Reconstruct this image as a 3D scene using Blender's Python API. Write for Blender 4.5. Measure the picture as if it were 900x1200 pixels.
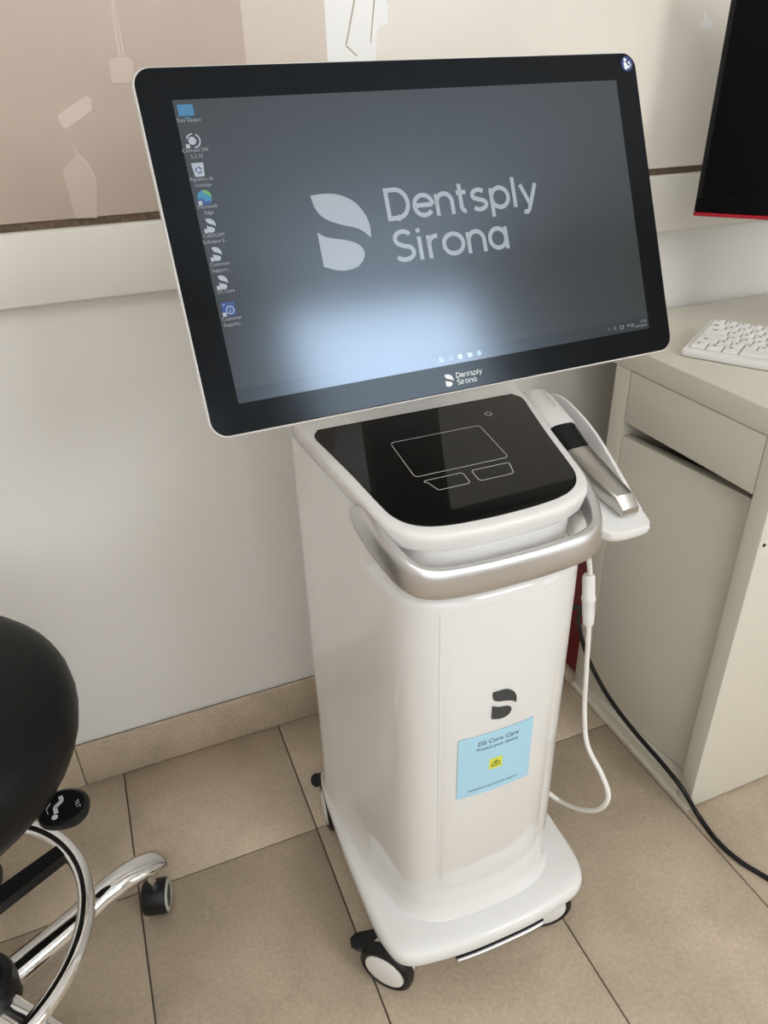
import bpy, bmesh, math, random
from mathutils import Vector, Matrix
for o in list(bpy.data.objects): bpy.data.objects.remove(o, do_unlink=True)
scene = bpy.context.scene
COL = scene.collection
R = math.radians
# ------------------------------------------------------------------ camera
H = 1.126
yaw, pitch, roll = R(21.0805), R(30.4004), R(1.8674)
fw = Vector((math.sin(yaw)*math.cos(pitch), math.cos(yaw)*math.cos(pitch), -math.sin(pitch)))
rt = fw.cross(Vector((0, 0, 1))).normalized(); dn = fw.cross(rt)
RX = rt*math.cos(roll) + dn*math.sin(roll); RD = -rt*math.sin(roll) + dn*math.cos(roll)
camd = bpy.data.cameras.new('camera'); cam = bpy.data.objects.new('camera', camd); COL.objects.link(cam)
cam.matrix_world = Matrix(((RX.x, -RD.x, -fw.x, 0), (RX.y, -RD.y, -fw.y, 0), (RX.z, -RD.z, -fw.z, H), (0, 0, 0, 1)))
camd.sensor_fit = 'VERTICAL'; camd.sensor_height = 36; camd.lens = 36*873.93/1200; camd.clip_start = .02
scene.camera = cam
F = 873.93
CAM = Vector((0, 0, H))
def ray(u, v): return RX*((u-450)/F) + RD*((v-600)/F) + fw
def atz(u, v, z): d = ray(u, v); return CAM + d*((z-H)/d.z)
def atx(u, v, x): d = ray(u, v); return CAM + d*(x/d.x)
def aty(u, v, y): d = ray(u, v); return CAM + d*(y/d.y)
# ------------------------------------------------------------------ world, exposure
w = bpy.data.worlds.new('world'); scene.world = w; w.use_nodes = True
w.node_tree.nodes['Background'].inputs[0].default_value = (.75, .85, 1, 1)
w.node_tree.nodes['Background'].inputs[1].default_value = 1.0
scene.view_settings.view_transform = 'Standard'; scene.view_settings.look = 'None'
scene.view_settings.gamma = 1; scene.view_settings.use_curve_mapping = False
scene.view_settings.exposure = -0.4
WIN_A, WIN_B, WIN_FILL, FILL_LAMP = 16.5, 3.0, 3.4, 4.6      # radiance of two windows, the added fill window and the added fill lamp
# ------------------------------------------------------------------ materials
MATS = {}
def lin(c):
    return tuple(((x/255)/12.92 if x/255 <= .04045 else ((x/255+.055)/1.055)**2.4) for x in c)
def mat(name, rgb, rough=.5, metal=0., spec=.5, coat=0., emit=None, estr=1., bump=0., bscale=60, var=0., vscale=8, tint=None, transmission=0., aniso=None):
    if name in MATS: return MATS[name]
    m = bpy.data.materials.new(name); m.use_nodes = True; nt = m.node_tree; b = nt.nodes['Principled BSDF']
    b.inputs['Base Color'].default_value = (*rgb, 1); b.inputs['Roughness'].default_value = rough
    b.inputs['Metallic'].default_value = metal; b.inputs['Specular IOR Level'].default_value = spec
    b.inputs['Coat Weight'].default_value = coat; b.inputs['Coat Roughness'].default_value = .03
    b.inputs['Transmission Weight'].default_value = transmission
    if tint: b.inputs['Specular Tint'].default_value = (*tint, 1)
    if emit: b.inputs['Emission Color'].default_value = (*emit, 1); b.inputs['Emission Strength'].default_value = estr
    if var or bump:
        tc = nt.nodes.new('ShaderNodeTexCoord')
        if var:
            n = nt.nodes.new('ShaderNodeTexNoise'); n.inputs['Scale'].default_value = vscale; n.inputs['Detail'].default_value = 6
            nt.links.new(tc.outputs['Object'], n.inputs['Vector'])
            r = nt.nodes.new('ShaderNodeValToRGB'); r.color_ramp.elements[0].position = .3; r.color_ramp.elements[1].position = .7
            r.color_ramp.elements[0].color = (*[c*(1-var) for c in rgb], 1); r.color_ramp.elements[1].color = (*[min(1, c*(1+var)) for c in rgb], 1)
            nt.links.new(n.outputs['Fac'], r.inputs['Fac']); nt.links.new(r.outputs['Color'], b.inputs['Base Color'])
        if bump:
            n2 = nt.nodes.new('ShaderNodeTexNoise'); n2.inputs['Scale'].default_value = bscale; n2.inputs['Detail'].default_value = 3
            nt.links.new(tc.outputs['Object'], n2.inputs['Vector'])
            bp = nt.nodes.new('ShaderNodeBump'); bp.inputs['Strength'].default_value = bump; bp.inputs['Distance'].default_value = .002
            nt.links.new(n2.outputs['Fac'], bp.inputs['Height']); nt.links.new(bp.outputs['Normal'], b.inputs['Normal'])
    MATS[name] = m; return m
def tile_mat(name, rgb):
    m = mat(name, rgb, rough=.42, spec=.4); nt = m.node_tree; b = nt.nodes['Principled BSDF']
    geo = nt.nodes.new('ShaderNodeNewGeometry')
    def noise(scale, detail, rough, dist=0.):
        n = nt.nodes.new('ShaderNodeTexNoise'); n.inputs['Scale'].default_value = scale; n.inputs['Detail'].default_value = detail
        n.inputs['Roughness'].default_value = rough; n.inputs['Distortion'].default_value = dist
        nt.links.new(geo.outputs['Position'], n.inputs['Vector']); return n
    def ramp(src, p0, c0, p1, c1):
        r = nt.nodes.new('ShaderNodeValToRGB'); e = r.color_ramp.elements
        e[0].position, e[0].color, e[1].position, e[1].color = p0, (*c0, 1), p1, (*c1, 1)
        nt.links.new(src.outputs['Fac'], r.inputs['Fac']); return r
    a = ramp(noise(7, 8, .62, .6), .33, [c*.86 for c in rgb], .68, [c*1.1 for c in rgb])
    f = ramp(noise(160, 3, .6), .3, (.86, .86, .86), .7, (1.08, 1.08, 1.08))
    mx = nt.nodes.new('ShaderNodeMix'); mx.data_type = 'RGBA'; mx.blend_type = 'MULTIPLY'; mx.inputs[0].default_value = 1
    nt.links.new(a.outputs['Color'], mx.inputs[6]); nt.links.new(f.outputs['Color'], mx.inputs[7])
    # pale scratchy veins
    vn = noise(16, 4, .7, 2.2); vr = nt.nodes.new('ShaderNodeValToRGB'); e = vr.color_ramp.elements
    e[0].position, e[0].color = .487, (0, 0, 0, 1); e[1].position, e[1].color = .5, (.35, .35, .35, 1)
    k = e.new(.513); k.color = (0, 0, 0, 1)
    nt.links.new(vn.outputs['Fac'], vr.inputs['Fac'])
    mk = noise(5, 2, .5); mr = ramp(mk, .5, (0, 0, 0), .62, (1, 1, 1))
    mm = nt.nodes.new('ShaderNodeMath'); mm.operation = 'MULTIPLY'
    nt.links.new(vr.outputs['Color'], mm.inputs[0]); nt.links.new(mr.outputs['Color'], mm.inputs[1])
    m2 = nt.nodes.new('ShaderNodeMix'); m2.data_type = 'RGBA'
    nt.links.new(mm.outputs[0], m2.inputs[0]); nt.links.new(mx.outputs[2], m2.inputs[6]); m2.inputs[7].default_value = (*[min(1, c*1.5) for c in rgb], 1)
    nt.links.new(m2.outputs[2], b.inputs['Base Color'])
    bp = nt.nodes.new('ShaderNodeBump'); bp.inputs['Strength'].default_value = .25; bp.inputs['Distance'].default_value = .001
    nt.links.new(noise(90, 4, .6).outputs['Fac'], bp.inputs['Height']); nt.links.new(bp.outputs['Normal'], b.inputs['Normal'])
    return m
M_TILE = tile_mat('floor_stone', (.52, .425, .315))
M_GROUT = mat('grout', (.10, .085, .07), .9)
M_WALL = mat('wall_paint', (.75, .728, .69), .6, spec=.3, bump=.05, bscale=25)
M_RAIL = mat('rail_paint', (.76, .74, .67), .45, spec=.4)
M_PANEL = mat('panel_beige', (.535, .445, .375), .30, spec=.5, var=.06, vscale=5)
M_GAP = mat('gap_brown', (.14, .10, .06), .8, var=.4, vscale=180)
M_CEIL = mat('ceiling_paint', (.84, .84, .83), .8)
M_REAR = mat('rear_wall_paint', (.76, .74, .71), .7)
M_BODY = mat('cart_white', (.78, .772, .755), .07, spec=.5, coat=.5)
M_BASE = mat('base_white', (.79, .785, .77), .22, spec=.5)
M_WPLAST = mat('white_plastic', (.78, .77, .75), .35)
M_CORD = mat('cord_white', (.78, .76, .71), .4)
M_BGLASS = mat('black_glass', (.003, .003, .003), .05, spec=.3)
M_BEZEL = mat('bezel_glass', (.004, .004, .0045), .15, spec=.22, tint=(.7, .85, 1))
M_SILVER = mat('satin_silver', (.70, .70, .71), .33, metal=1.)
M_TIP = mat('brushed_steel', (.55, .53, .50), .28, metal=1.)
M_CHROME = mat('chrome', (.85, .85, .85), .05, metal=1.)
M_RUBBER = mat('black_rubber', (.008, .008, .009), .4, spec=.3)
M_BPLAST = mat('black_plastic', (.007, .007, .008), .35, spec=.3)
M_LEATHER = mat('black_leather', (.006, .006, .006), .38, spec=.2, bump=.35, bscale=420)
M_BLK = mat('matte_black_screen', (.003, .003, .004), .3, spec=.08)
M_LINE = mat('etched_line', (.55, .55, .55), .5)
M_ICONG = mat('etched_icon', (.12, .12, .12), .5)
M_CAB = mat('cabinet_laminate', (.68, .645, .555), .38, spec=.4)
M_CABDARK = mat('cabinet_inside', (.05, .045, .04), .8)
M_KEY = mat('key_white', (.80, .79, .77), .4)
M_KEYMARK = mat('key_mark', (.35, .35, .35), .6)
M_RED = mat('dark_red', (.17, .006, .010), .4)
M_EDGE = mat('red_edge', (.42, .006, .02), .35)
M_DARK = mat('charcoal_print', (.045, .05, .052), .5)
M_LABEL = mat('sticker_blue', (.42, .69, .84), .45)
M_YELLOW = mat('sticker_yellow', (.72, .75, .08), .5)
M_PALE = mat('pale_print', (.75, .77, .78), .5)
M_BLUE = mat('badge_blue', (.012, .035, .16), .4)
SPECT = (.62, .78, 1.0)
def disp(name, rgb, s=1.):      # lit picture on the display behind satin glass
    m = mat(name, (.006, .006, .007), rough=.16, spec=1.0, emit=rgb, estr=s, tint=SPECT)
    m.node_tree.nodes['Principled BSDF'].inputs['IOR'].default_value = 1.5
    return m
D_BG = disp('display_grey', lin((52, 53, 51)))
D_TASK = disp('display_taskbar', lin((38, 41, 42)))
D_LOGO = disp('display_logo', lin((176, 181, 186)))
D_TXT = disp('display_text', lin((165, 170, 172)))
D_BLUE = disp('display_blue', lin((70, 135, 175)))
D_NAVY = disp('display_navy', lin((50, 80, 150)))
D_GREEN = disp('display_green', lin((110, 175, 90)))
D_TEAL = disp('display_teal', lin((60, 140, 180)))
D_PALE = disp('display_pale', lin((190, 195, 200)))
D_SKY = disp('display_sky', lin((150, 185, 215)))
# ------------------------------------------------------------------ helpers
def thing(name, label, cat, loc=(0, 0, 0), group=None):
    o = bpy.data.objects.new(name, None); COL.objects.link(o); o.location = loc; o.empty_display_size = .05
    o['label'] = label; o['category'] = cat
    if group: o['group'] = group
    return o
def rootloc(o):
    p = Vector((0, 0, 0))
    while o is not None: p += o.location; o = o.parent
    return p
def link(name, me, parent=None, label=None):
    o = bpy.data.objects.new(name, me); COL.objects.link(o)
    if parent is not None: o.parent = parent
    if label: o['label'] = label
    return o
def mesh(name, V, Fc, m, parent=None, smooth=False, T=None, label=None, angle=None):
    V = [Vector(v) for v in V]
    if T is not None: V = [T @ v for v in V]
    if parent is not None:
        off = rootloc(parent); V = [v-off for v in V]
    me = bpy.data.meshes.new(name); me.from_pydata([tuple(v) for v in V], [], Fc); me.materials.append(m)
    bm = bmesh.new(); bm.from_mesh(me); bmesh.ops.recalc_face_normals(bm, faces=bm.faces)
    if smooth:
        for f in bm.faces: f.smooth = len(f.verts) <= 8
        lim = R(angle or 40)
        for e in bm.edges:
            if len(e.link_faces) == 2 and e.calc_face_angle(0) > lim: e.smooth = False
    bm.to_mesh(me); bm.free()
    return link(name, me, parent, label)
def box(name, c, s, m, parent=None, bev=.0, T=None, label=None, seg=2):
    bm = bmesh.new(); bmesh.ops.create_cube(bm, size=1)
    for v in bm.verts: v.co = Vector((v.co.x*s[0], v.co.y*s[1], v.co.z*s[2]))
    if bev: bmesh.ops.bevel(bm, geom=list(bm.edges), offset=bev, segments=seg, profile=.5, affect='EDGES')
    V = [v.co + Vector(c) for v in bm.verts]; bm.verts.index_update(); Fc = [[v.index for v in f.verts] for f in bm.faces]; bm.free()
    return mesh(name, V, Fc, m, parent, bool(bev), T, label, 50)
def b6(name, x0, x1, y0, y1, z0, z1, m, parent=None, bev=0., **k):
    return box(name, ((x0+x1)/2, (y0+y1)/2, (z0+z1)/2), (x1-x0, y1-y0, z1-z0), m, parent, bev, **k)
def struct(o): o['kind'] = 'structure'; return o
def loft(name, rings, m, parent=None, cap0=True, cap1=True, smooth=True, T=None, label=None, angle=40):
    n = len(rings[0]); V = [p for r in rings for p in r]; Fc = []
    for i in range(len(rings)-1):
        for j in range(n):
            k = (j+1) % n; Fc.append((i*n+j, i*n+k, (i+1)*n+k, (i+1)*n+j))
    if cap0: Fc.append(tuple(range(n-1, -1, -1)))
    if cap1: Fc.append(tuple((len(rings)-1)*n+j for j in range(n)))
    return mesh(name, V, Fc, m, parent, smooth, T, label, angle)
def crom(P, n=8, closed=False):
    P = [Vector(p) for p in P]; out = []; L = len(P)
    rng = range(L) if closed else range(L-1)
    for i in rng:
        g = lambda k: P[k % L] if closed else P[max(0, min(L-1, k))]
        a, b, c, d = g(i-1), g(i), g(i+1), g(i+2)
        for k in range(n):
            t = k/n; out.append(.5*((2*b)+(c-a)*t+(2*a-5*b+4*c-d)*t*t+(3*b-a-3*c+d)*t**3))
    if not closed: out.append(P[-1])
    return out
def tube(name, path, rad, m, parent=None, seg=12, sub=8, closed=False, label=None, T=None):
    P = crom(path, sub, closed) if sub else [Vector(p) for p in path]; n = len(P); rings = []; up = None
    for i, p in enumerate(P):
        t = (P[(i+1) % n]-P[i-1]) if closed else (P[min(n-1, i+1)]-P[max(0, i-1)])
        t.normalize()
        if up is None: up = Vector((0, 0, 1)) if abs(t.z) < .9 else Vector((1, 0, 0))
        s = t.cross(up); s.normalize(); up = s.cross(t); up.normalize()
        r = rad(i/(n-1)) if callable(rad) else rad
        rings.append([p + s*(r*math.cos(2*math.pi*k/seg)) + up*(r*math.sin(2*math.pi*k/seg)) for k in range(seg)])
    if closed: rings.append(rings[0])
    return loft(name, rings, m, parent, not closed, not closed, T=T, label=label)
def lathe(name, prof, m, parent=None, seg=32, T=None, label=None, angle=35):
    rings = [[(r*math.cos(2*math.pi*k/seg), r*math.sin(2*math.pi*k/seg), z) for k in range(seg)] for r, z in prof]
    return loft(name, rings, m, parent, prof[0][0] > 1e-6, prof[-1][0] > 1e-6, T=T, label=label, angle=angle)
def frame(o, x, y, z):
    x, y, z = Vector(x), Vector(y), Vector(z)
    return Matrix(((x.x, y.x, z.x, o[0]), (x.y, y.y, z.y, o[1]), (x.z, y.z, z.z, o[2]), (0, 0, 0, 1)))
def axis_frame(o, zdir):
    z = Vector(zdir).normalized(); x = Vector((0, 0, 1)).cross(z)
    if x.length < 1e-4: x = Vector((1, 0, 0))
    x.normalize(); return frame(o, x, z.cross(x), z)
def plate(name, P, z0, z1, m, parent, T, label=None, smooth=False):   # 2-D outline extruded between z0 and z1
    return loft(name, [[(x, y, z0) for x, y in P], [(x, y, z1) for x, y in P]], m, parent, True, True, smooth, T, label, 30)
def strokes(name, L, wd, z, m, parent, T, th=.00015, label=None):     # lettering drawn as flat bars along polylines
    V, Fc = [], []
    def add(P, closed):
        P = [Vector((a[0], a[1])) for a in P]; n = len(P); b0 = len(V)
        for i, p in enumerate(P):
            pr = P[i-1] if (i or closed) else None; nx = P[(i+1) % n] if (i < n-1 or closed) else None
            d1 = (p-pr).normalized() if pr is not None else None; d2 = (nx-p).normalized() if nx is not None else None
            d = (d1+d2).normalized() if d1 is not None and d2 is not None else (d1 or d2)
            nn = Vector((-d.y, d.x)); k = 1.
            if d1 is not None and d2 is not None: k = 1/max(.6, nn.dot(Vector((-d1.y, d1.x))))
            for s in (1, -1):
                q = p + nn*(s*wd/2*k); V.append((q.x, q.y, z)); V.append((q.x, q.y, z+th))
        for i in range(n if closed else n-1):
            a = b0+4*i; c = b0+4*((i+1) % n)
            Fc.extend([(a+1, c+1, c+3, a+3), (a, a+2, c+2, c), (a, c, c+1, a+1), (a+2, a+3, c+3, c+2)])
    for P, cl in L: add(P, cl)
    return mesh(name, V, Fc, m, parent, False, T, label)
def arc(cx, cy, rx, ry, a0, a1, n=14):
    return [(cx+rx*math.cos(R(a0+(a1-a0)*i/n)), cy+ry*math.sin(R(a0+(a1-a0)*i/n))) for i in range(n+1)]
def text(name, s, size, x, y, z, m, parent, T, align='LEFT', label=None, sx=1.):
    cu = bpy.data.curves.new('t', 'FONT'); cu.body = s; cu.size = size; cu.align_x = align; cu.resolution_u = 2
    to = bpy.data.objects.new('t', cu); COL.objects.link(to)
    bpy.context.view_layer.update()
    me0 = bpy.data.meshes.new_from_object(to.evaluated_get(bpy.context.evaluated_depsgraph_get()))
    V = [(v.co.x*sx+x, v.co.y+y, z) for v in me0.vertices]; Fc = [list(p.vertices) for p in me0.polygons]
    bpy.data.objects.remove(to); bpy.data.curves.remove(cu); bpy.data.meshes.remove(me0)
    me = bpy.data.meshes.new(name); off = rootloc(parent)
    me.from_pydata([tuple((T @ Vector(v))-off) for v in V], [], Fc); me.materials.append(m)
    return link(name, me, parent, label)
def rrect(x0, x1, y0, y1, r, n=6):
    P = []
    for cx, cy, a in ((x1-r, y1-r, 0), (x0+r, y1-r, 90), (x0+r, y0+r, 180), (x1-r, y0+r, 270)):
        P += arc(cx, cy, r, r, a, a+90, n)
    return P
def offset(P, d):       # grow a counter-clockwise 2-D loop outwards by d (number or list)
    n = len(P); out = []
    for i in range(n):
        a, b, c = Vector(P[i-1]), Vector(P[i]), Vector(P[(i+1) % n])
        t = (c-a).normalized(); k = d[i] if isinstance(d, list) else d
        out.append((b.x+t.y*k, b.y-t.x*k))
    return out
# ================================================================== ROOM
WY = 1.102
X0, X1, Y0, ZC = -2.2, 4.2, -2.3, 2.9
tiles = struct(b6('floor', X0, X1, Y0, WY+.02, -.05, -.003, M_GROUT))
xs0, ys0, PX, PY, G = .1773, .8333, .3006, .601, .0013
i0 = math.floor((X0-xs0)/PX); me_full = None
nx = int((X1-X0)/PX)+2
for i in range(i0, i0+nx):
    for j in range(-6, 2):
        xa_, xb_ = xs0+i*PX, xs0+(i+1)*PX; ya_, yb_ = ys0+(j-1)*PY, ys0+j*PY
        xa_, xb_, ya_, yb_ = max(xa_, X0), min(xb_, X1), max(ya_, Y0), min(yb_, WY-.002)
        if xb_-xa_ < .02 or yb_-ya_ < .02: continue
        b6('tile', xa_+G, xb_-G, ya_+G, yb_-G, -.012, 0, M_TILE, tiles, .0008, seg=1)
struct(b6('wall_back', X0, X1, WY, WY+.12, 0, ZC, M_WALL))
bb = struct(b6('baseboard_back', X0, X1, WY-.004, WY, 0, .094, M_GROUT))
x = -.19-.6*4
while x < X1:
    xa_, xb_ = max(x, X0), min(x+.6, X1)
    if xb_-xa_ > .02: b6('skirting_tile', xa_+.0008, xb_-.0008, WY-.0105, WY-.0042, .0005, .097, M_TILE, bb, .0012)
    x += .6
# white rail along the wall, glossy panels above it
rl = struct(b6('trim_1', X0, X1, WY-.022, WY, .876, .968, M_RAIL, None, .004))
gp = struct(b6('trim_2', X0, X1, WY-.010, WY, .968, .978, M_GAP))
pn = thing('wall_panel', 'glossy pinkish beige panel mounted on the wall above the white rail', 'wall panel', (.3, WY, .978))
psh = b6('panel_sheet', X0, X1, WY-.014, WY-.001, .978, 1.95, M_PANEL, pn, .001)
PYf = WY-.0141
def applied(P, m, dz=0.):      # flat patch of another tone, given by its outline seen in the photograph
    V = [aty(u, v, PYf-dz) for u, v in P]; n = len(V)
    V = [v for v in V] + [Vector((v.x, PYf, v.z)) for v in V]
    return mesh('panel_shape', V, [tuple(range(n))]+[tuple(range(2*n-1, n-1, -1))]+[(i, n+i, n+(i+1) % n, (i+1) % n) for i in range(n)], m, psh)
P_MID = mat('panel_pink', (.61, .525, .45), .30, var=.05, vscale=5); P_CREAM = mat('panel_cream', (.74, .69, .61), .30, var=.04, vscale=4)
P_SOFT = mat('panel_soft_pink', (.585, .495, .42), .30); P_WHITE = mat('panel_white', (.80, .79, .77), .30); P_LINE = mat('panel_line', (.42, .35, .29), .4); P_PALE = mat('panel_pale_pink', (.555, .465, .393), .30)
ztop = 1.949
def tall(x0, x1, m, dz, z0=.979):  # full-height band of another tone on the panel
    b6('panel_shape', x0, x1, PYf-dz, PYf, z0, ztop, m, psh)
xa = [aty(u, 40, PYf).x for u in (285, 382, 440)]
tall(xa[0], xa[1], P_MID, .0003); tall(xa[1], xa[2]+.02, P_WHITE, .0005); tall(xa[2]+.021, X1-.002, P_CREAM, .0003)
applied([(466, -60), (452, -60), (453, 3), (456, 4), (455, 28), (446, 31), (442, 40), (441, 110), (466, 110)], P_CREAM, .0009)
for P in ([(420, -30), (405, 52), (406.5, 53), (422, -30)], [(405, 54), (418, 66), (419, 65), (406.5, 53)], [(440, -30), (434, 50), (435, 50.5), (442, -30)]): applied(P, P_LINE, .0010)
applied([(118, -60), (132, 0), (144, 66), (146.5, 66), (134, 0), (121, -60)], P_SOFT, .0004)
applied([(127, -60), (132, 0), (143, 68), (139, 68), (128, 0), (123, -60)], P_PALE, .0003)
applied([(127, 72), (133, 68), (150, 67), (156, 72), (157, 90), (152, 97), (131, 97)], P_PALE, .0004)
applied([(67, 135), (101, 112), (107, 116), (108, 129), (77, 151), (71, 146)], P_SOFT, .0004)
applied([(77, 152), (90, 176), (93, 181), (105, 192), (113, 210), (114, 255), (89, 256), (73, 200), (88, 183), (85, 170)], P_PALE, .0003)
applied([(90, 182), (93, 181), (104, 191), (113.5, 210), (113, 256), (111.5, 256), (111.5, 212), (102, 194)], P_SOFT, .0006)
applied([(826, 10), (829, 20), (835, 26), (836, 33), (820, 33), (820, 27), (825, 21)], P_WHITE, .0006)
# remaining shell
struct(b6('wall_left', X0-.1, X0, Y0, WY+.12, 0, ZC, M_REAR)); struct(b6('wall_right', X1, X1+.1, Y0, WY+.12, 0, ZC, M_WALL))
struct(b6('ceiling', X0-.1, X1+.1, Y0-.1, WY+.12, ZC, ZC+.1, M_CEIL))
# three rear wall openings, first an added fill window (x range, z range, radiance)
WINS = [((-1.60, .70), (.80, 2.30), WIN_FILL, (.96, .98, 1.)), ((1.15, 2.40), (1.55, 2.78), WIN_A, (.93, .97, 1.)), ((2.60, 3.90), (.10, 1.70), WIN_B, (1., .99, .97))]
wr = struct(b6('wall_rear', X0, WINS[0][0][0], Y0-.12, Y0, 0, ZC, M_REAR))
def rear_piece(a, b, z0, z1): b6('wall_piece', a, b, Y0-.12, Y0, z0, z1, M_REAR, wr)
for k, ((xa_, xb_), (za_, zb_), st_, col_) in enumerate(WINS):
    nxt = WINS[k+1][0][0] if k < 2 else X1
    rear_piece(xa_, xb_, 0, za_); rear_piece(xa_, xb_, zb_, ZC); rear_piece(xb_, nxt, 0, ZC)
    wo = struct(b6('window_%d' % (k+1), xa_, xa_+.05, Y0-.09, Y0-.02, za_, zb_, M_WPLAST))
    b6('window_frame', xb_-.05, xb_, Y0-.09, Y0-.02, za_, zb_, M_WPLAST, wo)
    b6('window_frame', xa_+.05, xb_-.05, Y0-.09, Y0-.02, za_, za_+.05, M_WPLAST, wo)
    b6('window_frame', xa_+.05, xb_-.05, Y0-.09, Y0-.02, zb_-.05, zb_, M_WPLAST, wo)
    b6('pane', xa_+.05, xb_-.05, Y0-.07, Y0-.06, za_+.05, zb_-.05, mat('daylight_pane_%d' % k, (.1, .1, .1), .3, emit=col_, estr=st_), wo)
# fill light panel added on the ceiling, out of view
lp = thing('fill_light', 'flat white fill light panel added out of view', 'fill light', (-.7, -1.3, ZC))
b6('fill_frame', -1.42, .02, -2.02, -.58, ZC-.03, ZC-.001, M_WPLAST, lp, .004)
M_FILL = mat('fill_diffuser', (.8, .8, .8), .5, emit=(1., 1., .99), estr=FILL_LAMP)
b6('fill_diffuser', -1.40, .0, -2.0, -.60, ZC-.034, ZC-.0302, M_FILL, lp)
# ================================================================== SCANNER CART
XC = .352
cart = thing('scanner_cart', 'white glossy dental scanner cart on casters with tilted touch screen and silver handle', 'cart', (XC, .69, 0))
def sym_loop(half, n=6, XC=XC):     # half outline from front centre to back centre -> closed counter-clockwise loop around XC
    P = [(a, b) for a, b in half] + [(-a, b) for a, b in half[-2:0:-1]]
    return [(p.x+XC, p.y) for p in crom([(a, b, 0) for a, b in P], n, True)]
def surf(loop, x):           # front y of a loop at x
    best = 9
    n = len(loop)
    for i in range(n):
        (ax, ay), (bx, by) = loop[i], loop[(i+1) % n]
        if (ax-x)*(bx-x) <= 0 and abs(bx-ax) > 1e-9:
            y = ay+(by-ay)*(x-ax)/(bx-ax); best = min(best, y)
    return best
BODY = sym_loop([(0, .547), (.040, .5485), (.072, .554), (.097, .567), (.113, .588), (.1215, .620), (.129, .670), (.140, .745), (.1495, .80), (.1525, .828), (.145, .846), (.12, .852), (0, .853)])
BASE = sym_loop([(0, .505), (.05, .506), (.095, .511), (.134, .5195), (.153, .538), (.161, .570), (.163, .62), (.163, .70), (.160, .78), (.157, .83), (.149, .862), (.12, .876), (0, .878)])
def plane(y): return .7615-(.781-y)*.155
# base plate
rg = []
for z, d in ((.060, -.022), (.063, -.012), (.069, -.004), (.074, -.001), (.077, 0), (.087, 0), (.092, -.0012), (.0955, -.004), (.098, -.009), (.0995, -.018), (.100, -.03)):
    rg.append([(a, b, z) for a, b in offset(BASE, d)])
loft('base_plate', rg, M_BASE, cart)
# chrome strip under the front lip
N = 16; V = []; Fc = []
st = []
for i in range(N+1):
    xx = XC-.068+.136*i/N; yb = surf(BASE, xx)
    st.append([(xx, yb+dy, z) for dy, z in ((.012, .0600), (.0012, .0600), (-.0012, .0612), (-.0012, .0636), (.0005, .0650), (.012, .0650))])
loft('trim_strip', st, M_SILVER, cart, label='chrome strip under the front lip')
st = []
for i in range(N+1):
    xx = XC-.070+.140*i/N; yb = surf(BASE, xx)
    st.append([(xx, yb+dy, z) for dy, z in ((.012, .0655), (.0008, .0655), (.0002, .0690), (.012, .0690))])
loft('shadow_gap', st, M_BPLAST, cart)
# body shell
def body_ring(z, d, zf=None): return [(a, b, zf(a, b) if zf else z) for a, b in offset(BODY, d)]
rg = []
def foot(k):     # k = 0 at the base plate .. 1 where the wall is straight; taller and wider sweep towards the back
    out = []
    n = len(BODY); ds = []; zs = []
    for a, b in BODY:
        q = max(0., min(1., (b-.60)/.17)); q = q*q*(3-2*q)
        side = min(1., abs(a-XC)/.10)
        wdt = .014+.004*q*side; hgt = .030+.07*q*side
        lim_ = .157-abs(a-XC)
        if b > .66: wdt = min(wdt, max(.001, lim_))
        ds.append(wdt*(1-math.sin(k*math.pi/2))); zs.append(.0965+hgt*(1-math.cos(k*math.pi/2)))
    P = offset(BODY, ds)
    return [(p[0], p[1], z) for p, z in zip(P, zs)]
for k in range(9): rg.append(foot(k/8))
rg.append(body_ring(.30, 0)); rg.append(body_ring(.5, 0)); rg.append(body_ring(.640, 0)); 
def rec(d):
    return [-(d)*max(0., min(1., (.66-b)/.06)) for a, b in BODY]
P = offset(BODY, rec(.001)); rg.append([(a, b, .648) for a, b in P])
P = offset(BODY, rec(.006)); rg.append([(a, b, .653) for a, b in P])
P = offset(BODY, rec(.016)); rg.append([(a, b, .657) for a, b in P])
P = offset(BODY, rec(.018)); rg.append([(a, b, .668) for a, b in P])
P = offset(BODY, rec(.016)); rg.append([(a, b, plane(b)-.023) for a, b in P])
loft('body', rg, M_BODY, cart)
# front fascia: slightly proud shell with rounded bottom corners
fx = .0785; NF = 40; rows_ = []
for i in range(NF+1):
    xx = -fx+2*fx*i/NF; e = abs(xx)-(fx-.030); zb = .168+(.030-math.sqrt(max(0, .030**2-max(0, e)**2)))
    yy = surf(BODY, XC+xx); rows_.append([(XC+xx, yy+.002, zb), (XC+xx, yy-.0003, zb+.0004), (XC+xx, yy-.0007, zb+.002), (XC+xx, yy-.0007, .636), (XC+xx, yy-.0003, .6385), (XC+xx, yy+.002, .639)])
loft('front_fascia', rows_, M_BODY, cart, angle=30)
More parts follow.
